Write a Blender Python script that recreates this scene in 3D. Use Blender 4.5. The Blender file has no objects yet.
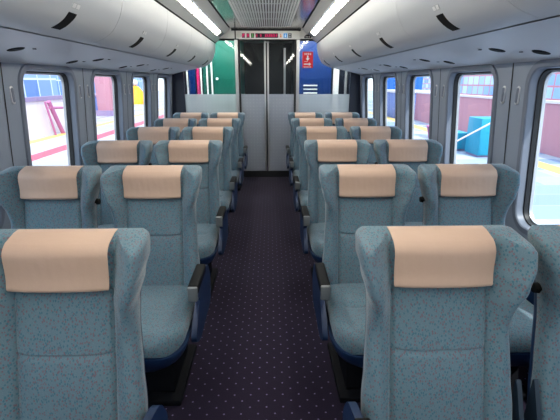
import bpy, bmesh, math, random
from mathutils import Vector, Matrix
random.seed(7)
S = bpy.context.scene
COL = S.collection
PI = math.pi

# ------------------------------------------------------------------ materials
def mat(name, color, rough=.5, metal=0., sheen=0., spec=.5, emit=None, estr=0., bump=None, coat=0.):
    m = bpy.data.materials.new(name); m.use_nodes = True
    nt = m.node_tree; b = nt.nodes['Principled BSDF']
    b.inputs['Base Color'].default_value = (*color, 1)
    b.inputs['Roughness'].default_value = rough
    b.inputs['Metallic'].default_value = metal
    b.inputs['Specular IOR Level'].default_value = spec
    b.inputs['Sheen Weight'].default_value = sheen
    b.inputs['Coat Weight'].default_value = coat
    if emit:
        b.inputs['Emission Color'].default_value = (*emit, 1)
        b.inputs['Emission Strength'].default_value = estr
    if bump:
        sc, st = bump
        tc = nt.nodes.new('ShaderNodeTexCoord'); n = nt.nodes.new('ShaderNodeTexNoise')
        n.inputs['Scale'].default_value = sc; n.inputs['Detail'].default_value = 4
        bp = nt.nodes.new('ShaderNodeBump'); bp.inputs['Strength'].default_value = st
        bp.inputs['Distance'].default_value = .01
        nt.links.new(tc.outputs['Object'], n.inputs['Vector'])
        nt.links.new(n.outputs['Fac'], bp.inputs['Height'])
        nt.links.new(bp.outputs['Normal'], b.inputs['Normal'])
    return m

def srgb(r, g, b):
    f = lambda c: (c/255/12.92) if c/255 <= .04045 else ((c/255+.055)/1.055)**2.4
    return (f(r), f(g), f(b))

def N(nt, t, **kw):
    n = nt.nodes.new(t)
    for k, v in kw.items(): setattr(n, k, v)
    return n

def math_node(nt, op, a, b=None, clamp=False):
    n = N(nt, 'ShaderNodeMath', operation=op); n.use_clamp = clamp
    for i, v in enumerate((a, b)):
        if v is None: continue
        if isinstance(v, (int, float)): n.inputs[i].default_value = v
        else: nt.links.new(v, n.inputs[i])
    return n.outputs[0]

def mix_col(nt, fac, a, b):
    n = N(nt, 'ShaderNodeMix', data_type='RGBA')
    if isinstance(fac, (int, float)): n.inputs[0].default_value = fac
    else: nt.links.new(fac, n.inputs[0])
    for i, v in ((6, a), (7, b)):
        if isinstance(v, tuple): n.inputs[i].default_value = (*v, 1)
        else: nt.links.new(v, n.inputs[i])
    return n.outputs[2]

def fabric():
    m = mat('moquette', srgb(112, 148, 158), .85, sheen=.35, spec=.2)
    nt = m.node_tree; b = nt.nodes['Principled BSDF']
    b.inputs['Sheen Roughness'].default_value = .35
    tc = N(nt, 'ShaderNodeTexCoord')
    mp = N(nt, 'ShaderNodeMapping'); mp.inputs['Scale'].default_value = (1.5, 1, 1)
    mp.inputs['Rotation'].default_value = (0, .5, 0)
    nt.links.new(tc.outputs['Object'], mp.inputs['Vector'])
    v = N(nt, 'ShaderNodeTexVoronoi'); v.inputs['Scale'].default_value = 112
    nt.links.new(mp.outputs[0], v.inputs['Vector'])
    sep = N(nt, 'ShaderNodeSeparateColor'); nt.links.new(v.outputs['Color'], sep.inputs[0])
    spot = math_node(nt, 'LESS_THAN', v.outputs['Distance'], .42)
    red = math_node(nt, 'GREATER_THAN', sep.outputs[0], .6)
    dark = math_node(nt, 'LESS_THAN', sep.outputs[0], .36)
    base = mix_col(nt, math_node(nt, 'MULTIPLY', spot, red), srgb(104, 128, 139), srgb(118, 98, 108))
    base = mix_col(nt, math_node(nt, 'MULTIPLY', spot, dark), base, srgb(70, 112, 128))
    nz = N(nt, 'ShaderNodeTexNoise'); nz.inputs['Scale'].default_value = 420; nz.inputs['Detail'].default_value = 3
    nt.links.new(tc.outputs['Object'], nz.inputs['Vector'])
    f = math_node(nt, 'MULTIPLY', math_node(nt, 'SUBTRACT', nz.outputs['Fac'], .35, True), .9)
    base = mix_col(nt, f, base, srgb(62, 86, 102))
    nt.links.new(base, b.inputs['Base Color'])
    bp = N(nt, 'ShaderNodeBump'); bp.inputs['Strength'].default_value = .35; bp.inputs['Distance'].default_value = .003
    nt.links.new(nz.outputs['Fac'], bp.inputs['Height']); nt.links.new(bp.outputs[0], b.inputs['Normal'])
    return m

def carpet():
    m = mat('carpet', srgb(34, 30, 44), .95, sheen=.1, spec=.15)
    nt = m.node_tree; b = nt.nodes['Principled BSDF']
    tc = N(nt, 'ShaderNodeTexCoord'); sp = N(nt, 'ShaderNodeSeparateXYZ')
    nt.links.new(tc.outputs['Object'], sp.inputs[0])
    p = .078
    def dots(ox, oy):
        fx = math_node(nt, 'PINGPONG', math_node(nt, 'ADD', sp.outputs[0], 10+ox), p/2)
        fy = math_node(nt, 'PINGPONG', math_node(nt, 'ADD', sp.outputs[1], 10+oy), p/2)
        d = math_node(nt, 'ADD', math_node(nt, 'POWER', fx, 2), math_node(nt, 'POWER', fy, 2))
        return math_node(nt, 'LESS_THAN', d, .0042**2)
    k = math_node(nt, 'MAXIMUM', dots(0, 0), dots(p/2, p/2))
    nz = N(nt, 'ShaderNodeTexNoise'); nz.inputs['Scale'].default_value = 160; nz.inputs['Detail'].default_value = 3
    nt.links.new(tc.outputs['Object'], nz.inputs['Vector'])
    base = mix_col(nt, nz.outputs['Fac'], srgb(22, 16, 33), srgb(41, 32, 53))
    base = mix_col(nt, k, base, srgb(112, 104, 140))
    nt.links.new(base, b.inputs['Base Color'])
    return m

def glass(name, tint=(1, 1, 1), ior=1.45, refl=1.):
    m = bpy.data.materials.new(name); m.use_nodes = True; nt = m.node_tree
    for n in list(nt.nodes): nt.nodes.remove(n)
    o = N(nt, 'ShaderNodeOutputMaterial'); mx = N(nt, 'ShaderNodeMixShader')
    t = N(nt, 'ShaderNodeBsdfTransparent'); t.inputs[0].default_value = (*tint, 1)
    g = N(nt, 'ShaderNodeBsdfGlossy'); g.inputs['Roughness'].default_value = .02
    ge = N(nt, 'ShaderNodeNewGeometry'); vd = N(nt, 'ShaderNodeVectorMath', operation='DOT_PRODUCT')
    nt.links.new(ge.outputs['Incoming'], vd.inputs[0]); nt.links.new(ge.outputs['Normal'], vd.inputs[1])
    c = math_node(nt, 'SUBTRACT', 1., math_node(nt, 'ABSOLUTE', vd.outputs['Value']), True)
    r0 = ((ior-1)/(ior+1))**2
    fr = math_node(nt, 'ADD', math_node(nt, 'MULTIPLY', math_node(nt, 'POWER', c, 5), 1-r0), r0)
    nt.links.new(math_node(nt, 'MULTIPLY', fr, refl), mx.inputs[0])
    nt.links.new(t.outputs[0], mx.inputs[1]); nt.links.new(g.outputs[0], mx.inputs[2])
    nt.links.new(mx.outputs[0], o.inputs[0])
    return m

def frosted(name, col, see=.22):
    m = bpy.data.materials.new(name); m.use_nodes = True; nt = m.node_tree
    for n in list(nt.nodes): nt.nodes.remove(n)
    o = N(nt, 'ShaderNodeOutputMaterial')
    tc = N(nt, 'ShaderNodeTexCoord'); sp = N(nt, 'ShaderNodeSeparateXYZ'); nt.links.new(tc.outputs['Object'], sp.inputs[0])
    p = .05
    fx = math_node(nt, 'PINGPONG', math_node(nt, 'ADD', sp.outputs[0], 10), p/2)
    fz = math_node(nt, 'PINGPONG', math_node(nt, 'ADD', sp.outputs[2], 10), p/2)
    d = math_node(nt, 'ADD', math_node(nt, 'POWER', fx, 2), math_node(nt, 'POWER', fz, 2))
    dot = math_node(nt, 'LESS_THAN', d, .010**2)
    c = mix_col(nt, math_node(nt, 'MULTIPLY', dot, .2), col, (.95, .98, 1))
    df = N(nt, 'ShaderNodeBsdfDiffuse'); tl = N(nt, 'ShaderNodeBsdfTranslucent'); tr = N(nt, 'ShaderNodeBsdfTransparent')
    nt.links.new(c, df.inputs[0]); nt.links.new(c, tl.inputs[0])
    m1 = N(nt, 'ShaderNodeMixShader'); m1.inputs[0].default_value = .68
    nt.links.new(df.outputs[0], m1.inputs[1]); nt.links.new(tl.outputs[0], m1.inputs[2])
    m2 = N(nt, 'ShaderNodeMixShader'); m2.inputs[0].default_value = see
    nt.links.new(m1.outputs[0], m2.inputs[1]); nt.links.new(tr.outputs[0], m2.inputs[2])
    g = N(nt, 'ShaderNodeBsdfGlossy'); g.inputs['Roughness'].default_value = .15
    m3 = N(nt, 'ShaderNodeMixShader'); m3.inputs[0].default_value = .07
    nt.links.new(m2.outputs[0], m3.inputs[1]); nt.links.new(g.outputs[0], m3.inputs[2])
    nt.links.new(m3.outputs[0], o.inputs[0])
    return m

def tiles(name, c1, c2, grout, sx, sy, rough=.6):
    m = mat(name, c1, rough); nt = m.node_tree; b = nt.nodes['Principled BSDF']
    tc = N(nt, 'ShaderNodeTexCoord'); br = N(nt, 'ShaderNodeTexBrick')
    nt.links.new(tc.outputs['Object'], br.inputs['Vector'])
    br.inputs['Color1'].default_value = (*c1, 1); br.inputs['Color2'].default_value = (*c2, 1)
    br.inputs['Mortar'].default_value = (*grout, 1); br.inputs['Scale'].default_value = 1
    br.inputs['Mortar Size'].default_value = .008; br.inputs['Brick Width'].default_value = sx
    br.inputs['Row Height'].default_value = sy; br.inputs['Bias'].default_value = -.1
    nt.links.new(br.outputs['Color'], b.inputs['Base Color'])
    return m

def facade(name, wall, pane, bar, w, h):
    # gridded station building front: pattern on Y and Z of the object
    m = mat(name, wall, .6); nt = m.node_tree; b = nt.nodes['Principled BSDF']
    tc = N(nt, 'ShaderNodeTexCoord'); sp = N(nt, 'ShaderNodeSeparateXYZ'); nt.links.new(tc.outputs['Object'], sp.inputs[0])
    cb = N(nt, 'ShaderNodeCombineXYZ'); nt.links.new(sp.outputs[1], cb.inputs[0]); nt.links.new(sp.outputs[2], cb.inputs[1])
    br = N(nt, 'ShaderNodeTexBrick', offset=0.); nt.links.new(cb.outputs[0], br.inputs['Vector'])
    br.inputs['Color1'].default_value = (*wall, 1); br.inputs['Color2'].default_value = (*pane, 1)
    br.inputs['Mortar'].default_value = (*bar, 1); br.inputs['Scale'].default_value = 1
    br.inputs['Mortar Size'].default_value = .05; br.inputs['Brick Width'].default_value = w; br.inputs['Row Height'].default_value = h
    nt.links.new(br.outputs['Color'], b.inputs['Base Color'])
    return m

M = {}
M['fabric'] = fabric()
M['cover'] = mat('cover_leatherette', srgb(190, 160, 140), .55, bump=(30, .15), sheen=.1)
M['navy'] = mat('navy_plastic', srgb(15, 42, 78), .45)
M['shell'] = mat('dark_shell', srgb(30, 44, 58), .45)
M['black'] = mat('black_plastic', srgb(10, 11, 13), .7, spec=.2)
M['armpad'] = mat('arm_pad', srgb(12, 14, 17), .6, spec=.2)
M['armcap'] = mat('arm_cap', srgb(120, 126, 130), .4, metal=.2)
M['steel'] = mat('brushed_steel', srgb(190, 192, 195), .35, metal=.8)
M['base'] = mat('base_paint', srgb(12, 14, 20), .7, spec=.15)
M['carpet'] = carpet()
M['wall'] = mat('wall_laminate', srgb(146, 156, 170), .5, bump=(60, .03))
M['frame'] = mat('window_frame_grey', srgb(116, 124, 138), .42)
M['gasket'] = mat('gasket_rubber', srgb(14, 15, 18), .5)
M['bin'] = mat('bin_grey', srgb(204, 207, 210), .42)
M['under'] = mat('underside_grey', srgb(228, 230, 234), .5)
M['ceil'] = mat('ceiling_grey', srgb(196, 196, 194), .4)
M['ceilgloss'] = mat('ceiling_gloss', srgb(150, 150, 152), .16, metal=.4)
M['slat'] = mat('grille_slat', srgb(222, 224, 226), .4)
M['void'] = mat('grille_void', srgb(20, 21, 24), .8)
M['cream'] = mat('header_cream', srgb(244, 244, 238), .45)
M['light'] = mat('light_diffuser', srgb(240, 236, 205), .5, emit=(1, .955, .84), estr=11.)
M['fin'] = mat('light_divider', srgb(120, 118, 108), .7, spec=.1)
M['vlight'] = mat('vestibule_diffuser', srgb(245, 245, 240), .5, emit=(1, .98, .95), estr=20.)
M['pane'] = glass('window_glass', (.93, .97, .98))
M['partglass'] = glass('partition_glass', (.93, .97, .97))
M['frost'] = frosted('frosted_glass', srgb(226, 238, 242), .45)
M['frostdoor'] = frosted('frosted_door_glass', srgb(206, 212, 222), .38)
M['chrome'] = mat('pale_aluminium', srgb(196, 198, 200), .3, metal=.6)
M['green'] = mat('green_panel', srgb(8, 94, 80), .3)
M['blue'] = mat('blue_panel', srgb(5, 44, 104), .3)
M['navywall'] = mat('navy_panel', srgb(18, 26, 46), .4)
M['magenta'] = mat('magenta_panel', srgb(206, 40, 110), .4)
M['white'] = mat('white_paint', srgb(240, 240, 240), .5)
M['red'] = mat('sign_red', srgb(226, 24, 40), .45)
M['dark'] = mat('corridor_dark', srgb(26, 28, 34), .5)
M['ledred'] = mat('led_magenta', (.2, .0, .03), .5, emit=(1, .04, .2), estr=.35)
M['ledgreen'] = mat('led_green', (.05, .15, .05), .5, emit=(.15, .6, .15), estr=.25)
M['ledorange'] = mat('led_orange', (.2, .1, .02), .5, emit=(1, .4, .12), estr=.3)
M['ledblue'] = mat('led_blue', (.02, .1, .2), .5, emit=(.15, .5, 1), estr=.3)
M['roof'] = mat('roof_steel', srgb(120, 124, 128), .6)
M['teal'] = mat('teal_panel', srgb(50, 150, 140), .3)

# ------------------------------------------------------------------ mesh helpers
def obj(name, bm, m, parent=None, smooth=40, loc=None):
    me = bpy.data.meshes.new(name)
    bmesh.ops.recalc_face_normals(bm, faces=bm.faces[:])
    bm.to_mesh(me); bm.free()
    me.materials.append(m)
    if smooth:
        me.polygons.foreach_set('use_smooth', [True]*len(me.polygons))
        me.set_sharp_from_angle(angle=math.radians(smooth))
    o = bpy.data.objects.new(name, me); COL.objects.link(o)
    if parent: o.parent = parent
    if loc: o.location = loc
    return o

def empty(name, loc=(0, 0, 0)):
    o = bpy.data.objects.new(name, None); COL.objects.link(o); o.location = loc
    o.empty_display_size = .1
    return o

def tag(o, label, cat, group=None):
    o['label'] = label; o['category'] = cat
    if group: o['group'] = group
    return o

def struct(o):
    o['kind'] = 'structure'; return o

def box(bm, x0, x1, y0, y1, z0, z1, bev=0., seg=2):
    r = bmesh.ops.create_cube(bm, size=1)
    vs = r['verts']
    for v in vs:
        v.co = Vector((x0+(v.co.x+.5)*(x1-x0), y0+(v.co.y+.5)*(y1-y0), z0+(v.co.z+.5)*(z1-z0)))
    if bev:
        es = list({e for v in vs for e in v.link_edges})
        bmesh.ops.bevel(bm, geom=es, offset=bev, segments=seg, affect='EDGES', profile=.5)
    return bm

def B(*a, **k): return box(bmesh.new(), *a, **k)

def loft(rings, bm=None, cap=True, closed=True):
    bm = bm or bmesh.new()
    vr = [[bm.verts.new(p) for p in r] for r in rings]
    n = len(rings[0])
    for a, b in zip(vr, vr[1:]):
        for i in range(n if closed else n-1):
            j = (i+1) % n
            bm.faces.new((a[i], a[j], b[j], b[i]))
    if cap and closed:
        bm.faces.new(vr[0]); bm.faces.new(vr[-1])
    return bm

def prism_y(profile, y0, y1, bm=None):       # (x, z) outline extruded along y
    return loft([[(x, y0, z) for x, z in profile], [(x, y1, z) for x, z in profile]], bm)

def prism_x(profile, x0, x1, bm=None):       # (y, z) outline extruded along x
    return loft([[(x0, y, z) for y, z in profile], [(x1, y, z) for y, z in profile]], bm)

def cyl(bm, p0, p1, r0, r1=None, seg=12):
    r1 = r0 if r1 is None else r1
    p0, p1 = Vector(p0), Vector(p1); d = (p1-p0).normalized()
    a = d.orthogonal().normalized(); b = d.cross(a)
    ring = lambda p, r: [p+(a*math.cos(2*PI*i/seg)+b*math.sin(2*PI*i/seg))*r for i in range(seg)]
    return loft([ring(p0, r0), ring(p1, r1)], bm)

def lathe(prof, seg=24):                     # (r, z) profile
    return loft([[(r*math.cos(2*PI*i/seg), r*math.sin(2*PI*i/seg), z) for i in range(seg)] for r, z in prof])

def S01(a, b, t):
    t = max(0., min(1., (t-a)/(b-a))); return t*t*(3-2*t)

def lerp_pts(pts, z):
    for (z0, w0), (z1, w1) in zip(pts, pts[1:]):
        if z <= z1:
            t = max(0, (z-z0)/(z1-z0)); t = t*t*(3-2*t)
            return w0+(w1-w0)*t
    return pts[-1][1]

# ------------------------------------------------------------------ train dimensions
CX, H = .05, 1.45
Y_BACK, Y_PART = -3.60, 6.25
PITCH, CELL = .977, .985
PIL0 = 2.31
def wx(z): return 1.455-(z-.72)*.077

# ------------------------------------------------------------------ seat
TAN = math.tan(math.radians(15))
OY = .36                                      # origin of a seat is .36 m ahead of its headrest
HW = [(.34, .232), (.5, .230), (.6, .222), (.75, .214), (.82, .215), (.90, .234), (.96, .249), (1.06, .251)]
ZT = 1.016
def halfw(z):
    w = lerp_pts(HW, z)
    if z > ZT-.022:
        e = min(1, (z-(ZT-.022))/.022); w -= .018*(1-math.sqrt(max(0, 1-e*e)))
    return w

def depth(x, z):
    ax = abs(x); w = halfw(z)
    d = .086*S01(.60, .96, ax/w)*S01(.72, .95, z)
    d += .026*S01(.142, .19, ax)*(1-.35*S01(.85, .95, z))
    d += (.022+.014*S01(.90, 1.0, z))*(1-S01(.136, .158, ax))*S01(.862, .882, z)
    d += .012*math.exp(-((z-.60)/.12)**2)*(1-S01(.09, .15, ax))
    d -= .010*math.exp(-((z-.674)/.006)**2)*(1-S01(.138, .15, ax))
    d -= .012*math.exp(-((ax-.146)/.006)**2)*(1-S01(.86, .88, z))
    d -= .012*math.exp(-((z-.860)/.007)**2)*(1-S01(.14, .156, ax))
    d += .006*(1-(x/.15)**2)*(1-S01(.12, .15, ax))
    e = (ax/w-(1-.030/w))/(.030/w)
    if e > 0: d -= .036*(1-math.sqrt(max(0, 1-min(1, e)**2)))
    r = .036-.014*S01(.16, .2, ax)
    e = (z-(ZT-r))/r
    if e > 0: d -= r*1.1*(1-math.sqrt(max(0, 1-min(1, e)**2)))
    return d

def bp(x, z, d):                              # back coordinates to seat-local
    return (x, OY-(ZT-z)*TAN-d, z-d*.12)

def make_back():
    nx, nz = 84, 100
    As = []
    for i in range(nx+1):
        t = -1+2*i/nx
        As.append(math.copysign(abs(t)**.92, t))
    rings = []
    for k in range(nz+1):
        t = k/nz
        z = .36+(ZT-.36)*(1-(1-t)**1.25)
        w = halfw(z)
        ring = [bp(w*a, z, depth(w*a, z)) for a in As]
        bk = -.055
        ring += [bp(w*.995, z, bk+.012), bp(w*.95, z, bk), bp(-w*.95, z, bk), bp(-w*.995, z, bk+.012)]
        rings.append(ring)
    return loft(rings)

def make_cover():
    bm = bmesh.new(); nx = 34
    rows = []
    path = [('f', .865+.133*i/22) for i in range(23)] + [('f', .998+.0135*i/5) for i in range(1, 6)]
    rnd = random.Random(3)
    def ripple(x, z): return .0012*math.sin(x*31+z*17)+.0009*math.sin(x*57-z*43+1)
    for kind, z in path:
        t = max(0, (.887-z)/.022)              # rounded lower corners
        hw = .147-.022*(1-math.sqrt(max(0, 1-min(1, t)**2)))+.002*S01(.89, 1.02, z)
        rows.append([bp(hw*(-1+2*i/nx), z, depth(min(.128, abs(hw*(-1+2*i/nx))), z)+.010*(z < 9)-.004*(abs(-1+2*i/nx))**6+.25*ripple(-1+2*i/nx, z)) for i in range(nx+1)])
    top = rows[-1]
    hw = .149
    for d, z in ((-.02, ZT+.004), (-.045, ZT+.003), (-.060, ZT-.005), (-.063, ZT-.03), (-.064, ZT-.06), (-.064, ZT-.095)):
        rows.append([bp(hw*(-1+2*i/nx), z, d) for i in range(nx+1)])
    loft(rows, bm, cap=False, closed=False)
    bmesh.ops.recalc_face_normals(bm, faces=bm.faces[:])
    bmesh.ops.solidify(bm, geom=bm.faces[:], thickness=.003)
    return bm

def make_cushion(side):
    rings = []
    y0, y1 = -.33+0, .20                      # front, rear (seat-local)
    n = 40; steps = 46
    for k in range(steps+1):
        t = k/steps
        y = y0+(y1-y0)*(t**1.4)
        f = (y-y0)/(y1-y0)
        # plan-view rounded front corners
        e = max(0, 1-(y-y0)/.15); w = .236-.10*(1-math.sqrt(max(0, 1-e*e)))
        e2 = max(0, 1-(y-y0)/.085); ft = .07*(1-math.sqrt(max(0, 1-e2*e2)))
        top0 = .438-.028*f-ft
        bot = .335+.03*e2*e2
        ring = []
        for i in range(n+1):
            a = -1+2*i/n; x = w*a
            z = top0+.008*(1-a*a)
            z += .008*S01(.6, .85, abs(a))
            z -= .006*math.exp(-((abs(x)-.15)/.006)**2)*S01(.06, .12, y-y0)
            ee = max(0, (abs(a)-.8)/.2); z -= .045*(1-math.sqrt(max(0, 1-ee*ee)))
            dx, dy = (x-side*.10)/.055, (y+.04)/.03
            z -= .014*math.exp(-(dx*dx+dy*dy)**2)
            ring.append((x, y, max(z, bot+.004)))
        ring += [(w*.96, y, bot), (-w*.96, y, bot)]
        rings.append(ring)
    return loft(rings)

def rr(pts, r=.03, seg=5):                    # round a polygon's corners
    out = []; n = len(pts)
    for i in range(n):
        p0, p, p1 = Vector(pts[i-1]), Vector(pts[i]), Vector(pts[(i+1) % n])
        a, b = (p0-p), (p1-p); q = min(r, a.length*.45, b.length*.45)
        a = p+a.normalized()*q; b = p+b.normalized()*q
        for s in range(seg+1):
            t = s/seg; out.append(tuple(a*(1-t)**2+p*2*t*(1-t)+b*t*t))
    return out

def build_seat(side):
    """side = -1: armrest on the -x side; +1: on the +x side."""
    root = empty('train_seat')
    obj('backrest', make_back(), M['fabric'], root, 50)
    obj('headrest_cover', make_cover(), M['cover'], root, 60)['label'] = 'beige leatherette headrest cover'
    # rear shell
    rings = []
    for k in range(24):
        z = .30+(.952-.30)*k/23
        w = halfw(max(z, .36))*.985
        if z > .89: w -= .05*((z-.89)/.062)**2
        t = .03 if z < .89 else .03*(1-((z-.89)/.065)**2)
        d0 = -.0555
        rings.append([bp(-w, z, d0+.02), bp(w, z, d0+.02), bp(w*1.0, z, d0), bp(w*.93, z, d0-t), bp(0, z, d0-t-.008), bp(-w*.93, z, d0-t), bp(-w, z, d0)])
    obj('back_shell', loft(rings), M['navy'], root, 50)
    obj('seat_cushion', make_cushion(side), M['fabric'], root, 50)
    rings = []
    for zz, g in ((.262, -.05), (.30, -.012), (.345, .006), (.358, .006), (.358, -.004)):
        yf = -.33-g*.8; ring = []
        pts = []
        for q in range(13):
            y = yf+.15*(1-math.cos(q/12*PI/2)); e = 1-(y-yf)/.15
            pts.append((.238+g-.10*(1-math.sqrt(max(0, 1-e*e))), y))
        pts.append((.238+g, .24+g))
        rings.append([(x, y, zz) for x, y in pts]+[(-x, y, zz) for x, y in reversed(pts)])
    obj('seat_tray', loft(rings), M['navy'], root, 40)
    # armrest with its side panel
    xs = side*.265
    bm = bmesh.new()
    arm = rr([(-.125, .557), (.12, .557), (.24, .52), (.30, .42), (.26, .29), (-.08, .275), (-.19, .33), (-.13, .40), (-.02, .47), (-.115, .505)], .04, 6)
    prism_x(arm, xs-.012, xs+.012, bm)
    bmesh.ops.bevel(bm, geom=[e for e in bm.edges if len(e.link_faces) == 2 and e.calc_face_angle(0) > 1.2], offset=.006, segments=2, affect='EDGES')
    a = obj('armrest', bm, M['navy'], root, 40)
    obj('arm_pad', B(xs-.024, xs+.024, -.128, .11, .540, .585, bev=.010, seg=3), M['armpad'], a, 40)
    obj('arm_cap', B(xs-.0225, xs+.0225, -.140, -.122, .512, .582, bev=.006, seg=3), M['armcap'], a, 40)['label'] = 'silver grey armrest end cap'
    # inner side plate and knob
    xi = -side*.243
    pl = rr([(.02, .40), (.16, .42), (.24, .60), (.245, .36), (.22, .27), (-.1, .28)], .03)
    obj('side_plate', prism_x(pl, xi-.007, xi+.007), M['shell'], root, 40)
    kz = .845; py = OY-(ZT-kz)*TAN
    bm = bmesh.new()
    cyl(bm, (-side*.205, py+.02, kz), (-side*.228, py+.02, kz), .010)
    cyl(bm, (-side*.226, py+.02, kz), (-side*.240, py+.02, kz), .017, .015, 16)
    obj('side_knob', bm, M['black'], root, 40)
    # base
    obj('pedestal', prism_x(rr([(-.16, .03), (.17, .03), (.14, .268), (-.10, .268)], .02), -.15, .15), M['base'], root, 35)
    obj('base_plate', B(-.19, .19, -.21, .22, 0, .032, bev=.008), M['base'], root, 35)
    return root

def copy_tree(o, parent=None):
    c = o.copy(); COL.objects.link(c)
    if parent: c.parent = parent
    for ch in list(o.children): copy_tree(ch, c)
    return c

ORD = ['nearest the camera', 'second from the camera', 'third from the camera', 'fourth from the camera',
       'fifth from the camera', 'last before the glass partition']
protos = {}
for r in range(6):
    yrow = 1.11+PITCH*r
    for nm, x, arm in (('aisle left', -.567, 1), ('aisle right', .558, -1), ('window left', -1.100, -1), ('window right', 1.098, 1)):
        if nm == 'window left' and r == 0: continue       # entirely outside the picture
        if arm in protos: o = copy_tree(protos[arm])
        else: o = protos[arm] = build_seat(arm)
        o.location = (x, yrow-OY, 0)
        kind, sd = nm.split()
        where = 'beside the windows on the %s' % sd if kind == 'window' else 'along the %s of the aisle' % sd
        od = ORD[r]
        if nm == 'window left' and r == 1: od = 'nearest one in view'
        if nm == 'window left' and 1 < r < 5: od = ['second', 'third', 'fourth'][r-2]+' in view from the camera'
        tag(o, 'teal speckled train seat %s, %s' % (where, od), 'seat', 'train seats %s' % where)

# ------------------------------------------------------------------ floor and walls
struct(obj('floor', B(-1.5, 1.5, Y_BACK, 9.2, -.06, 0), M['carpet'], smooth=0))

def rrect(cy, cz, hy, hz, r, seg=9):
    pts = []
    for k, (sy, sz) in enumerate(((1, 1), (-1, 1), (-1, -1), (1, -1))):
        for i in range(seg+1):
            a = k*PI/2+PI/2*i/seg
            pts.append((cy+sy*(hy-r)+r*math.cos(a), cz+sz*(hz-r)+r*math.sin(a)))
    return pts

WZ0, WZ1, WR = .685, 1.517, .085
cells = [PIL0+CELL*k for k in range(-6, 4)]
wn = 0
trim_n = 0
for s, nm in ((-1, 'left'), (1, 'right')):
    bm = bmesh.new()
    # lower wall
    prism_y([(s*1.467, 0), (s*1.464, .6), (s*1.53, .6), (s*1.53, -.06), (s*1.467, -.06)], Y_BACK, Y_PART, bm)
    prism_y([(s*1.467, 0), (s*1.464, .6), (s*1.53, .6), (s*1.53, -.06), (s*1.467, -.06)], Y_PART, 9.2, bm)
    for y0 in cells:
        y1 = y0+CELL; cy = (y0+y1)/2
        inn = rrect(cy, (WZ0+WZ1)/2, .318, (WZ1-WZ0)/2, WR)
        zb, zt = .6, 1.56
        out = []
        for i, (y, z) in enumerate(inn):
            k = i//10; j = i % 10
            ys, zs = (y1 if k in (0, 3) else y0), (zt if k in (0, 1) else zb)
            # along the first edge, corner, along the second edge
            if k in (0, 2):
                out.append((ys, z if j < 5 else zs) if j < 5 else ((y if j > 5 else ys), zs))
            else:
                out.append((y, zs) if j < 5 else (ys, (z if j > 5 else zs)))
        A = [bm.verts.new((s*wx(z), y, z)) for y, z in inn]
        Bv = [bm.verts.new((s*wx(z), y, z)) for y, z in out]
        n = len(A)
        for i in range(n):
            j = (i+1) % n
            try: bm.faces.new((A[i], A[j], Bv[j], Bv[i]))
            except ValueError: pass
    struct(obj('wall_'+nm, bm, M['wall'], smooth=0))
    # plain side wall of the vestibule
    for y0 in cells:
        cy = y0+CELL/2; wn += 1
        cz = (WZ0+WZ1)/2; hz = (WZ1-WZ0)/2
        def ringp(grow, off, r=WR):
            return [(s*(wx(z)+off), y, z) for y, z in rrect(cy, cz, .318+grow, hz+grow, max(.02, r+grow))]
        fr = loft([ringp(.040, -.0005), ringp(.036, -.010), ringp(.006, -.012), ringp(0, -.006), ringp(-.004, .030)], cap=False)
        w = struct(obj('window_%d' % wn, fr, M['frame'], smooth=35))
        gk = loft([ringp(-.004, .030), ringp(-.012, .030), ringp(-.014, .044), ringp(-.014, .056)], cap=False)
        obj('window_gasket', gk, M['gasket'], w, 35)
        rt = loft([ringp(-.014, .056), ringp(-.020, .056), ringp(-.022, .072)], cap=False)
        obj('window_retainer', rt, M['chrome'], w, 35)
        bm = bmesh.new(); bm.faces.new([bm.verts.new(p) for p in ringp(-.02, .070)])
        obj('window_pane', bm, M['pane'], w, smooth=0)
    # vertical panel joints
    for y0 in cells[1:]:
        trim_n += 1
        bm = bmesh.new()
        loft([[(s*(wx(z)-.0015), y0+a, z) for z in (.6, 1.555)] for a in (-.005, .005)], bm, cap=False, closed=False)
        bmesh.ops.solidify(bm, geom=bm.faces[:], thickness=.003)
        struct(obj('trim_%d' % trim_n, bm, M['gasket'], smooth=0))
    # seat-side duct along the floor
    trim_n += 1
    struct(obj('baseboard_'+nm, prism_y([(s*1.464, 0), (s*1.464, .16), (s*1.41, .14), (s*1.40, 0)], Y_BACK, Y_PART), M['shell'], smooth=0))

# coat hooks on the window pillars
def make_hook(s, y, z, label):
    root = empty('coat_hook', (s*wx(z), y, z))
    bm = bmesh.new()
    pts = rrect(0, 0, .017, .050, .0165, 6)
    loft([[(0, a, b) for a, b in pts], [(-s*.004, a, b) for a, b in pts], [(-s*.006, a*.8, b*.93) for a, b in pts]], bm)
    obj('hook_plate', bm, M['chrome'], root, 40)
    bm = bmesh.new()
    pts = rrect(0, 0, .009, .040, .0085, 5)
    loft([[(-s*.005, a, b) for a, b in pts], [(-s*.0085, a, b) for a, b in pts]], bm)
    obj('hook_flap', bm, M['frame'], root, 40)
    tag(root, label, 'coat hook', 'coat hooks on the window pillars')
NTH = ['first', 'second', 'third', 'fourth']
for s, nm in ((-1, 'left'), (1, 'right')):
    for k in range(4):
        for d, dn in ((-.07, 'nearer'), (.07, 'farther')):
            y = PIL0+CELL*k+d
            if k == 3 and d > 0: pass
            make_hook(s, y, 1.38, 'silver coat hook on %s wall, %s of the pair on the %s pillar' % (nm, dn, NTH[k]))

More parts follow.
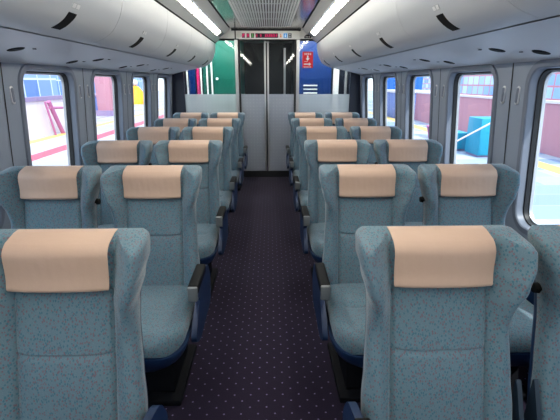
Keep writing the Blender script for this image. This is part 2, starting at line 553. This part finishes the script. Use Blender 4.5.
# ------------------------------------------------------------------ overhead bins and underside
BINP = [(.730, 1.975), (.733, 1.92), (.742, 1.865), (.757, 1.81), (.780, 1.762), (.812, 1.718), (.85, 1.688), (.90, 1.665), (.955, 1.650)]
def bin_x(z):
    for (x0, z0), (x1, z1) in zip(BINP, BINP[1:]):
        if z1 <= z <= z0: return x0+(x1-x0)*(z0-z)/(z0-z1)
    return .955
def bspline(P, n=4):
    out = []
    for i in range(len(P)-1):
        p0, p1, p2, p3 = (Vector(P[max(0, min(len(P)-1, j))]) for j in (i-1, i, i+1, i+2))
        for k in range(n):
            t = k/n
            out.append(tuple(.5*((2*p1)+(p2-p0)*t+(2*p0-5*p1+4*p2-p3)*t*t+(3*p1-p0-3*p2+p3)*t**3)))
    out.append(P[-1]); return out
BINC = bspline(BINP)
LAT0 = 1.925
BORD = ['first in view', 'second in view', 'third in view', 'fourth in view', 'last before the partition']
for s, nm in ((-1, 'left'), (1, 'right')):
    kk = 0
    edges = [LAT0+CELL*(k-.5) for k in range(-5, 6)]
    for i in range(len(edges)-1):
        y0, y1 = edges[i]+.0015, edges[i+1]-.0015
        y1 = min(y1, Y_PART-.03); y0 = max(y0, Y_BACK)
        if i == len(edges)-2: y1 = Y_PART-.03
        root = empty('overhead_bin', (s*1.0, (y0+y1)/2, 1.66))
        yc0, yc1 = y0-(y0+y1)/2, y1-(y0+y1)/2
        prof = BINC+[(1.0, 1.66), (1.36, 1.68), (1.36, 2.1), (.78, 2.0)]
        prof = [(s*x-s*1.0, z-1.66) for x, z in prof]
        obj('bin_door', prism_y(prof, yc0, yc1), M['bin'], root, 40)
        yl = LAT0+CELL*(i-5)-(y0+y1)/2
        yl = (edges[i]+edges[i+1])/2-(y0+y1)/2
        # latch and seat number plate follow the curved face
        def patch(zs, ya, yb, out, thick):
            bm = bmesh.new()
            A = [(s*(bin_x(z)-out)-s*1.0, z-out*.7-1.66) for z in zs]
            Bk = [(s*(bin_x(z)+thick)-s*1.0, z+thick*.7-1.66) for z in reversed(zs)]
            return prism_y(A+Bk, ya, yb, bm)
        l = obj('bin_latch', patch([1.672+.0125*q for q in range(6)], yl-.036, yl+.036, .0025, .006), M['black'], root, 30)
        l['label'] = 'black finger latch'
        p = obj('number_plate', patch([1.750, 1.761, 1.772], yl-.034, yl+.034, .0015, .003), M['chrome'], root, 30)
        for q in (-.018, .018):
            obj('number_mark', patch([1.753, 1.761, 1.769], yl+q-.013, yl+q+.013, .0025, .0), M['white'], p, 30)
        if i >= 5:
            tag(root, 'grey curved overhead luggage bin above the %s windows, %s' % (nm, BORD[i-5]), 'luggage bin', 'overhead luggage bins')
        else:
            tag(root, 'grey curved overhead luggage bin on the %s, behind or above the camera' % nm, 'luggage bin', 'overhead luggage bins')
    trim_n += 1
    und = [(.960, 1.646), (1.10, 1.622), (1.24, 1.592), (1.34, 1.566), (1.397, 1.548), (1.40, 1.60), (1.0, 1.655)]
    struct(obj('trim_%d' % trim_n, prism_y([(s*x, z) for x, z in und], Y_BACK, Y_PART-.01), M['under'], smooth=30))
    # air vents in the underside
    for k in range(4):
        for x, dy, w in ((1.19, .0, 'aisle side'), (1.29, -.20, 'window side')):
            y = 2.13+CELL*k+dy
            z = 1.622+(x-1.10)/.14*(-.03) if x < 1.24 else 1.592+(x-1.24)/.10*(-.026)
            root = empty('air_vent', (s*x, y, z))
            bm = bmesh.new()
            pr = [(.001, -.0035), (.030, -.004), (.036, -.003), (.040, .0), (.040, .006)]
            loft([[(r*math.cos(2*PI*i/24), r*math.sin(2*PI*i/24), zz+s*0-(r*math.cos(2*PI*i/24))*s*.21) for i in range(24)] for r, zz in pr], bm)
            obj('vent_nozzle', bm, M['black'], root, 40)
            bm = bmesh.new(); cyl(bm, (-s*.05, .075, .008), (-s*.05, .075, .0075-.003), .009)
            obj('vent_button', bm, M['base'], root, 40)
            tag(root, 'small dark round ceiling vent over the %s seats, %s of the %s pair in view' % (nm, 'aisleward' if w == 'aisle side' else 'windowward', NTH[k]), 'air vent', 'vents under the luggage bins')

# ------------------------------------------------------------------ ceiling
YB, YE = Y_BACK, Y_PART
bm = bmesh.new()
box(bm, -.50, -.34, YB, YE, 2.17, 2.19); box(bm, .34, .50, YB, YE, 2.17, 2.19); box(bm, -.34, .34, 5.93, YE, 2.17, 2.19)
struct(obj('ceiling', bm, M['ceilgloss'], smooth=0))
bm = bmesh.new()
for i in range(24):
    x = -.34+.68*(i+.5)/24
    box(bm, x-.0085, x+.0085, YB, 5.93, 2.165, 2.185)
for y in [YB+.5*i for i in range(1, 19)]:
    box(bm, -.34, .34, y-.006, y+.006, 2.186, 2.192)
struct(obj('ceiling_grille', bm, M['slat'], smooth=0))
struct(obj('ceiling_duct', B(-.36, .36, YB, YE, 2.215, 2.235), M['void'], smooth=0))
for s, nm in ((-1, 'left'), (1, 'right')):
    trim_n += 1
    struct(obj('trim_%d' % trim_n, prism_y([(s*.495, 2.188), (s*.54, 2.19), (s*.54, 2.22), (s*.495, 2.22)], YB, YE), M['void'], smooth=0))
    trim_n += 1
    struct(obj('trim_%d' % trim_n, prism_y([(s*.522, 2.170), (s*.530, 2.165), (s*.592, 2.102), (s*.60, 2.115), (s*.54, 2.185)], YB, YE), M['ceil'], smooth=30))
    trim_n += 1
    struct(obj('trim_%d' % trim_n, prism_y([(s*.660, 2.050), (s*.724, 1.987), (s*.735, 1.995), (s*.69, 2.075)], YB, YE), M['ceil'], smooth=30))
    trim_n += 1
    struct(obj('trim_%d' % trim_n, prism_y([(s*.592, 2.112), (s*.668, 2.062), (s*.69, 2.10), (s*.62, 2.14)], YB, YE), M['frame'], smooth=0))
    trim_n += 1
    struct(obj('trim_%d' % trim_n, prism_y([(s*.728, 1.99), (s*.76, 1.975), (s*.80, 2.03), (s*.735, 2.02)], YB, YE), M['void'], smooth=0))
    L = .30
    NUM = ['first', 'second', 'third', 'fourth', 'fifth', 'sixth', 'seventh', 'eighth', 'ninth', 'tenth', 'eleventh', 'twelfth', 'thirteenth']
    def strip(name, y0, y1):
        prof = [(s*.608, 2.086), (s*.658, 2.050), (s*.668, 2.062), (s*.616, 2.098)]
        return obj(name, prism_y(prof, y0, y1), M['light'], smooth=0)
    y = Y_PART-.40
    for k in range(12):
        o = strip('ceiling_light', y-L+.034, y); y -= L
        fin = [(s*.594, 2.091), (s*.602, 2.078), (s*.652, 2.043), (s*.664, 2.046), (s*.668, 2.062), (s*.610, 2.102)]
        obj('light_divider', prism_y(fin, y+L+.001, y+L+.022), M['fin'], o, smooth=0)
        tag(o, 'glowing cream ceiling light panel in the %s strip, %s from the glass partition' % (nm, NUM[k]), 'ceiling light', 'ceiling light panels in the %s strip' % nm)
    k = 0
    while y > YB+.9:
        struct(strip('ceiling_lamp', y-.9+.014, y)); y -= .9

# outer roof and rear wall
roofp = [(-1.53, .9*0+1.52), (-1.50, 1.95), (-1.2, 2.35), (0, 2.55), (1.2, 2.35), (1.50, 1.95), (1.53, 1.52), (1.48, 1.53), (1.44, 1.93), (1.15, 2.30), (0, 2.49), (-1.15, 2.30), (-1.44, 1.93), (-1.48, 1.53)]
struct(obj('roof', prism_y(roofp, Y_BACK-.05, 9.25), M['roof'], smooth=0))
struct(obj('wall_rear', B(-1.53, 1.53, Y_BACK-.05, Y_BACK, 0, 2.5), M['wall'], smooth=0))

# ------------------------------------------------------------------ front partition
YP = Y_PART
FZ = 1.275
def sbox(name, m, *a, bev=0.): return struct(obj(name, B(*a, bev=bev), m, smooth=0))
# header
hd = bmesh.new()
box(hd, -.72, .72, YP, YP+.05, 2.045, 2.24)
struct(obj('wall_front', hd, M['cream'], smooth=0))
trim_n += 1; sbox('trim_%d' % trim_n, M['void'], -1.40, 1.40, YP+.005, YP+.045, 2.018, 2.045)
for x in (-.445, .475):
    trim_n += 1; sbox('trim_%d' % trim_n, M['void'], x-.008, x+.008, YP-.004, YP+.002, 2.03, 2.165)
trim_n += 1; sbox('trim_%d' % trim_n, M['void'], -.50, .50, YP-.004, YP+.002, 2.150, 2.170)
# posts
for x in (-.437, .462):
    trim_n += 1; sbox('trim_%d' % trim_n, M['chrome'], x-.022, x+.022, YP-.01, YP+.06, 0, 2.03)
# fixed glass with frosted lower half
for nm, x0, x1 in (('left', -1.225, -.459), ('right', .484, 1.25)):
    g = struct(obj('glass_partition', B(x0, x1, YP+.012, YP+.022, FZ, 2.018), M['partglass'], smooth=0))
    obj('frosted_panel', B(x0, x1, YP+.012, YP+.022, .09, FZ), M['frost'], g, smooth=0)
    obj('kick_plate', B(x0, x1, YP+.008, YP+.026, 0, .09), M['dark'], g, smooth=0)
for x0, x1 in ((-1.47, -1.225), (1.25, 1.47)):
    trim_n += 1; sbox('trim_%d' % trim_n, M['navywall'], x0, x1, YP, YP+.06, 0, 1.60)
# double sliding door
for n, (x0, x1, st) in enumerate(((-.415, .0, -.004), (.0, .44, .004))):
    d = struct(obj('door_%d' % (n+1), B(x0+.03, x1-.03, YP+.03, YP+.04, FZ, 2.02), M['partglass'], smooth=0))
    obj('frosted_panel', B(x0+.03, x1-.03, YP+.03, YP+.04, .10, FZ), M['frostdoor'], d, smooth=0)
    obj('kick_plate', B(x0, x1, YP+.022, YP+.048, .002, .10), M['dark'], d, smooth=0)
    if n == 0:
        obj('door_stile', B(x0, x0+.03, YP+.022, YP+.048, .10, 2.02), M['dark'], d, smooth=0)
        obj('door_stile', B(x1-.034, x1-.010, YP+.018, YP+.052, .10, 2.02, bev=.004), M['chrome'], d, 30)
    else:
        obj('door_stile', B(x0+.010, x0+.034, YP+.018, YP+.052, .10, 2.02, bev=.004), M['chrome'], d, 30)
        obj('door_stile', B(x1-.03, x1, YP+.022, YP+.048, .10, 2.02), M['dark'], d, smooth=0)

# LED information display
disp = empty('information_display', (.05, YP, 2.085))
obj('display_housing', B(-.445, .445, -.012, -.0005, -.048, .058, bev=.004), M['cream'], disp, 30)
px = lambda u: (230+u/7-280)                                      # pixel column of the header crop
def dx(u): return (u/7-40.2)/70
def icon(nm, u0, u1, m, inner, marks):
    o = obj(nm, B(dx(u0), dx(u1), -.0155, -.012, -.030, .030), m, disp, smooth=0)
    for (a, b, c, d) in marks:
        w = dx(u1)-dx(u0)
        obj('led_mark', B(dx(u0)+a*w, dx(u0)+b*w, -.0175, -.0155, -.030+c*.06, -.030+d*.06), inner, o, smooth=0)
icon('status_icon', 87, 107, M['void'], M['ledred'], [(.1, .9, .55, .75), (.2, .5, .15, .55), (.3, .8, .8, .9)])
icon('status_icon', 119, 140, M['void'], M['ledred'], [(.15, .35, .15, .85), (.65, .85, .15, .85), (.4, .6, .4, .8)])
icon('status_icon', 150, 172, M['void'], M['ledgreen'], [(.15, .85, .1, .3), (.3, .7, .35, .9)])
txt = []
rt = random.Random(11)
for c, a in enumerate((.02, .20, .42, .51, .60, .69, .79, .90)):
    for q in range(3):
        h0 = .2+.22*q
        txt.append((a+rt.uniform(0, .015), a+.055+rt.uniform(0, .02), h0, h0+.13))
    txt.append((a+.02, a+.035, .2, .82))
icon('text_panel', 182, 340, M['void'], M['ledred'], txt)
icon('status_icon', 349, 370, M['white'], M['ledorange'], [(.25, .75, .1, .55), (.35, .65, .6, .9)])
icon('status_icon', 379, 405, M['ledblue'], M['white'], [(.35, .65, .2, .6), (.4, .6, .68, .85)])
icon('status_icon', 413, 435, M['void'], M['slat'], [(.3, .7, .1, .4), (.3, .7, .55, .9)])
tag(disp, 'long cream LED information display with red text above the door', 'display')

# pictogram beside the display
pg = empty('pictogram_sign', (.60, YP, 2.095))
obj('sign_plate', B(-.085, .085, -.006, -.0005, -.052, .062), M['cream'], pg, smooth=0)
bm = bmesh.new(); cyl(bm, (0, -.009, .030), (0, -.006, .030), .015, seg=16); obj('pictogram_head', bm, M['black'], pg, 40)
bm = bmesh.new(); loft([[(x, -.009, z), (x, -.006, z)] for x, z in ()]) if False else None
bm = bmesh.new()
pts = rr([(-.050, -.045), (.050, -.045), (.050, -.015), (.022, .006), (-.022, .006), (-.050, -.015)], .012)
loft([[(x, -.009, z) for x, z in pts], [(x, -.006, z) for x, z in pts]], bm)
obj('pictogram_body', bm, M['black'], pg, smooth=0)
for x in (-.025, .0, .025):
    obj('pictogram_slot', B(x-.005, x+.005, -.0105, -.009, -.036, -.014), M['cream'], pg, smooth=0)
tag(pg, 'small cream sign with a black pictogram at the header, right of the display', 'sign')

# red notice on the right glass
rs = empty('notice_sign', (.606, YP+.012, 1.76))
obj('sign_sheet', B(-.078, .078, -.003, -.0005, -.112, .112), M['red'], rs, smooth=0)
def mk(nm, x0, x1, z0, z1): return obj(nm, B(x0, x1, -.0045, -.003, z0, z1), M['white'], rs, smooth=0)
for k in range(4):
    x = -.05+k*.027
    mk('lettering', x, x+.019, .085, .092); mk('lettering', x, x+.019, .070, .076); mk('lettering', x+.004, x+.009, .066, .096)
def flat(nm, pts):
    bm = bmesh.new()
    loft([[(x, -.0045, z) for x, z in pts], [(x, -.003, z) for x, z in pts]], bm)
    return obj(nm, bm, M['white'], rs, smooth=0)
flat('arrow_mark', [(-.010, .058), (.010, .058), (.010, .022), (.030, .022), (0, -.012), (-.030, .022), (-.010, .022)])
flat('arrow_mark', [(-.055, -.052), (.018, -.052), (.018, -.036), (.052, -.060), (.018, -.084), (.018, -.068), (-.055, -.068)])
for k in range(5): mk('lettering', -.056+k*.023, -.040+k*.023, -.104, -.094)
for k in range(3): mk('lettering', -.050+k*.018, -.038+k*.018, -.026, -.020)
tag(rs, 'red notice with white arrows on the glass right of the door', 'sign')

# ------------------------------------------------------------------ vestibule beyond the glass
sbox('wall_vestibule_left', M['green'], -1.05, -.47, 6.95, 7.0, 0, 2.2)
sbox('wall_vestibule_right', M['blue'], .52, 1.06, 6.95, 7.0, 0, 2.2)
trim_n += 1; sbox('trim_%d' % trim_n, M['navywall'], -1.47, -1.05, 7.02, 7.06, 0, 2.2)
trim_n += 1; sbox('trim_%d' % trim_n, M['navywall'], 1.06, 1.47, 7.02, 7.06, 0, 2.2)
trim_n += 1; sbox('trim_%d' % trim_n, M['white'], 1.10, 1.19, 6.93, 7.02, 0, 2.2)
trim_n += 1; sbox('trim_%d' % trim_n, M['chrome'], 1.30, 1.325, 6.93, 7.02, 0, 2.2)
for x0, x1, m in ((-1.275, -1.165, 'blue'), (-1.145, -1.10, 'magenta')):
    o = obj('banner_panel', B(x0, x1, 6.90, 6.945, .02, 2.1), M[m], smooth=0)
    tag(o, ('tall blue' if m == 'blue' else 'tall magenta')+' banner panel behind the left partition glass', 'panel')
for x in (-1.30, -1.075, -.975, -.90):
    trim_n += 1; sbox('trim_%d' % trim_n, M['white'], x-.010, x+.010, 6.89, 6.945, 0, 2.15)
vent = empty('wall_vent', (.72, 6.95, 1.34))
for k in range(3): obj('louver', B(-.115, .115, -.022, -.0005, -.075+k*.06, -.055+k*.06, bev=.004), M['white'], vent, 30)
tag(vent, 'three white louvers on the blue wall behind the right glass', 'vent')
em = obj('wall_emblem', B(-.84, -.80, 6.935, 6.95, 1.48, 1.52, bev=.006), M['white'], smooth=30)
tag(em, 'small pale square mark on the green wall behind the left glass', 'wall mark')
# corridor to the next car
sbox('wall_corridor_left', M['teal'], -.55, -.50, 7.0, 9.2, 0, 2.3)
sbox('wall_corridor_right', M['navywall'], .52, .57, 7.0, 9.2, 0, 2.3)
sbox('wall_corridor_end', M['dark'], -.55, .57, 9.15, 9.2, 0, 2.3)
trim_n += 1; sbox('trim_%d' % trim_n, M['teal'], -.50, -.44, 7.0, 7.06, 0, 2.2)
trim_n += 1; sbox('trim_%d' % trim_n, M['chrome'], .33, .37, 8.6, 8.66, 0, 2.1)
sbox('ceiling_vestibule', M['ceil'], -1.47, 1.47, YP+.05, 9.2, 2.24, 2.27)
for s in (-1, 1):
    sbox('wall_vestibule_side', M['wall'], *( (-1.53, -1.47) if s < 0 else (1.47, 1.53)), YP+.06, 9.2, .6, 2.2)
for x in (-.8, .8):
    o = obj('vestibule_lamp', B(x-.38, x+.38, 6.42, 6.62, 2.225, 2.24), M['vlight'], smooth=0); struct(o)

# ------------------------------------------------------------------ station outside
PZ = -.10
pl = {}
M['platL'] = tiles('platform_left', srgb(172, 168, 172), srgb(146, 150, 160), srgb(116, 120, 132), 1.2, .6)
M['platR'] = tiles('platform_right', srgb(172, 178, 188), srgb(96, 124, 164), srgb(160, 175, 195), 1.1, .55)
struct(obj('platform_left', B(-60, -1.62, -30, 80, PZ-.5, PZ), M['platL'], smooth=0))
struct(obj('platform_right', B(1.62, 60, -30, 80, PZ-.5, PZ), M['platR'], smooth=0))
struct(obj('ground', B(-60, 60, -30, 80, -1.3, -1.2), M['roof'], smooth=0))
M['redline'] = mat('red_line', srgb(196, 72, 92), .6)
M['yelline'] = mat('yellow_line', srgb(204, 172, 100), .6)
M['pinkwall'] = mat('pink_hoarding', srgb(182, 128, 142), .6)
M['cyan'] = mat('cyan_box', srgb(14, 140, 170), .5)
M['whitewall'] = mat('white_fence', srgb(214, 204, 208), .6)
M['pinkpost'] = mat('pink_frame', srgb(170, 96, 140), .6)
M['rail'] = mat('mauve_rail', srgb(140, 122, 156), .6)
M['yellow'] = mat('yellow_cloth', srgb(232, 164, 30), .7)
M['bluebox'] = mat('blue_cabinet', srgb(92, 112, 170), .6)
M['bluesign'] = mat('blue_board', srgb(40, 104, 196), .5)
M['facL'] = facade('facade_left', srgb(140, 168, 208), srgb(88, 122, 180), srgb(200, 210, 222), 1.3, 1.6)
M['facR'] = facade('facade_right', srgb(205, 220, 226), srgb(120, 158, 205), srgb(205, 130, 140), .75, .62)
trim_n += 1; sbox('trim_%d' % trim_n, M['redline'], -5.25, -4.85, -20, 70, PZ, PZ+.006)
trim_n += 1; sbox('trim_%d' % trim_n, M['yelline'], -6.55, -6.25, -20, 70, PZ, PZ+.006)
trim_n += 1; sbox('trim_%d' % trim_n, M['yelline'], 5.15, 5.55, -20, 70, PZ, PZ+.006)
for k in range(4):
    x = -7.6-k*1.5
    trim_n += 1; sbox('trim_%d' % trim_n, M['rail'], x-.05, x+.05, 14.5, 70, PZ, PZ+.006)
# left
f = empty('platform_fence', (-6.75, 9.5, PZ))
obj('fence_board', B(-.04, .04, -4.5, 5.0, 0, 1.02), M['whitewall'], f, smooth=0)
obj('fence_rail', B(-.07, .07, -4.5, 5.0, 1.02, 1.14), M['rail'], f, smooth=0)
tag(f, 'white platform fence with mauve rail outside the nearest left window', 'fence')
st = empty('easel_stand', (-6.5, 12.4, PZ))
for nm, p, q, r in (('stand_leg', (0, -.2, 1.0), (0, .1, .0), .03), ('stand_leg', (0, 0, 1.0), (0, .55, .01), .065), ('stand_brace', (0, 0, .82), (0, .75, .78), .04)):
    bm = bmesh.new(); cyl(bm, p, q, r, seg=10); obj(nm, bm, M['pinkpost'], st, 40)
tag(st, 'pink slanted frame stand by the fence outside the nearest left window', 'stand')
b = obj('station_building', B(-16, -12, -5, 24, PZ, 9), M['facL'], smooth=0); struct(b)
b = obj('station_annex', B(-24, -20, 24, 70, PZ, 9), M['facL'], smooth=0); struct(b)
c = empty('equipment_cabinet', (-9.3, 23.0, PZ))
obj('cabinet_body', B(-.9, .9, -1.6, 1.6, 0, .85, bev=.04), M['bluebox'], c, 30)
obj('cabinet_lid', B(-.95, .95, -1.65, 1.65, 0.85, .92), M['rail'], c, smooth=0)
tag(c, 'pale blue cabinet on the left platform, seen through the second left window', 'cabinet')
p = empty('platform_pillar', (-7.85, 20.4, PZ))
obj('pillar_shaft', B(-.35, .35, -.5, .5, 0, 4.2, bev=.03), M['pinkwall'], p, 30)
obj('pillar_foot', B(-.42, .42, -.58, .58, 0, .25), M['rail'], p, smooth=0)
tag(p, 'pale pink platform pillar seen through the second left window', 'pillar')
t = empty('cloth_display', (-9.9, 31.0, PZ))
obj('cloth_drape', lathe([(.95, 0), (.92, .25), (.72, .65), (.42, 1.05), (.28, 1.25), (.02, 1.3)]), M['yellow'], t, 50)
obj('display_ball', lathe([(.02, 1.27), (.2, 1.33), (.27, 1.5), (.2, 1.67), (.02, 1.73)]), M['whitewall'], t, 50)
tag(t, 'yellow cone shaped cloth display outside the third left window', 'display')
# right
h = empty('hoarding', (6.3, 8, PZ))
obj('hoarding_board', B(-.05, .05, -8, 9.5, 0, 1.10), M['pinkwall'], h, smooth=0)
obj('hoarding_cap', B(-.08, .08, -8, 9.5, 1.10, 1.16), M['whitewall'], h, smooth=0)
tag(h, 'pink hoarding board along the right platform outside the nearest windows', 'hoarding')
for (x, y, w, hh, lab) in ((4.75, 8.75, .26, .82, 'tall cyan platform box outside the second right window'), (4.5, 9.6, .2, .42, 'low cyan platform box outside the second right window')):
    r = empty('platform_box', (x, y, PZ))
    obj('box_body', B(-w, w, -.3, .3, .04, hh, bev=.02), M['cyan'], r, 30)
    obj('box_foot', B(-w*.9, w*.9, -.25, .25, 0, .045), M['rail'], r, smooth=0)
    tag(r, lab, 'box')
hr = empty('handrail', (4.3, 8.2, PZ))
bm = bmesh.new(); cyl(bm, (-.35, .5, .22), (.35, -.1, .85), .018); obj('rail_bar', bm, M['whitewall'], hr, 40)
for q in ((-.35, .5, .22), (.35, -.1, .85)):
    bm = bmesh.new(); cyl(bm, (q[0], q[1], 0), q, .016); obj('rail_post', bm, M['whitewall'], hr, 40)
tag(hr, 'white slanting handrail in front of the cyan boxes on the right platform', 'handrail')
struct(obj('station_building', B(14, 17, -8, 34, PZ, 9), M['facR'], smooth=0))
struct(obj('station_annex', B(22, 26, 34, 70, PZ, 9), M['facR'], smooth=0))
for x, y, w, hh, lab in ((8.3, 27.0, 1.0, 5.5, 'tall blue signboard outside the farthest right window'), (7.4, 21.5, .5, 4.2, 'blue signboard outside the fourth right window')):
    r = empty('signboard', (x, y, PZ))
    obj('sign_panel', B(-w, w, -.1, .1, .5, hh, bev=.02), M['bluesign'], r, 30)
    obj('sign_post', B(-w*.8, -w*.6, -.06, .06, 0, .55), M['rail'], r, smooth=0)
    obj('sign_post', B(w*.6, w*.8, -.06, .06, 0, .55), M['rail'], r, smooth=0)
    tag(r, lab, 'signboard')
c = empty('equipment_cabinet', (6.3, 19.0, PZ))
obj('cabinet_body', B(-.7, .7, -1.2, 1.2, 0, 1.1, bev=.04), M['bluebox'], c, 30)
obj('cabinet_lid', B(-.75, .75, -1.25, 1.25, 1.1, 1.2), M['whitewall'], c, smooth=0)
tag(c, 'pale blue cabinet on the right platform, seen through the fourth right window', 'cabinet')
c = empty('flower_planter', (4.9, 11.6, PZ))
obj('planter_tub', lathe([(.25, 0), (.32, .3), (.35, .34), (.02, .35)]), M['pinkpost'], c, 40)
rb = random.Random(5); bm = bmesh.new()
for k in range(40):
    z = .35+rb.random()*.75; r_ = .3*(1.1-z*.6)
    a = rb.random()*2*PI
    bmesh.ops.create_icosphere(bm, subdivisions=1, radius=.07+rb.random()*.05, matrix=Matrix.Translation((math.cos(a)*r_*rb.random(), math.sin(a)*r_*rb.random(), z)))
M['flower'] = mat('flower_pink', srgb(214, 90, 140), .6)
obj('flower_mass', bm, M['flower'], c, 50)
tag(c, 'pink flowers in a planter outside the third right window', 'planter')

# ------------------------------------------------------------------ light
w = bpy.data.worlds.new('sky'); S.world = w; w.use_nodes = True
bg = w.node_tree.nodes['Background']
bg.inputs[0].default_value = (.72, .86, 1, 1); bg.inputs[1].default_value = 1.35
sd = bpy.data.lights.new('sun', 'SUN'); sd.energy = 2.3; sd.color = (1, .96, .9); sd.angle = .01
so = bpy.data.objects.new('sun', sd); COL.objects.link(so)
so.rotation_euler = Vector((-.25, .62, -.85)).to_track_quat('-Z', 'Y').to_euler()

# ------------------------------------------------------------------ camera
f = 400.
p = math.atan((210-82)/f); yaw = math.atan((280-270)/(f/math.cos(p)))
fw = Vector((math.sin(yaw)*math.cos(p), math.cos(yaw)*math.cos(p), -math.sin(p)))
rt_ = Vector((math.cos(yaw), -math.sin(yaw), 0)); up = rt_.cross(fw)
cd = bpy.data.cameras.new('camera'); cd.sensor_width = 36; cd.lens = f/560*36; cd.clip_start = .02; cd.clip_end = 300
co = bpy.data.objects.new('camera', cd); COL.objects.link(co)
co.matrix_world = Matrix(((rt_.x, up.x, -fw.x, CX), (rt_.y, up.y, -fw.y, 0), (rt_.z, up.z, -fw.z, H), (0, 0, 0, 1)))
S.camera = co

S.view_settings.view_transform = 'Standard'; S.view_settings.look = 'None'
S.view_settings.exposure = 1.3; S.view_settings.gamma = 1; S.view_settings.use_curve_mapping = False
S.cycles.use_denoising = True
S.cycles.max_bounces = 10; S.cycles.diffuse_bounces = 6; S.cycles.transparent_max_bounces = 12
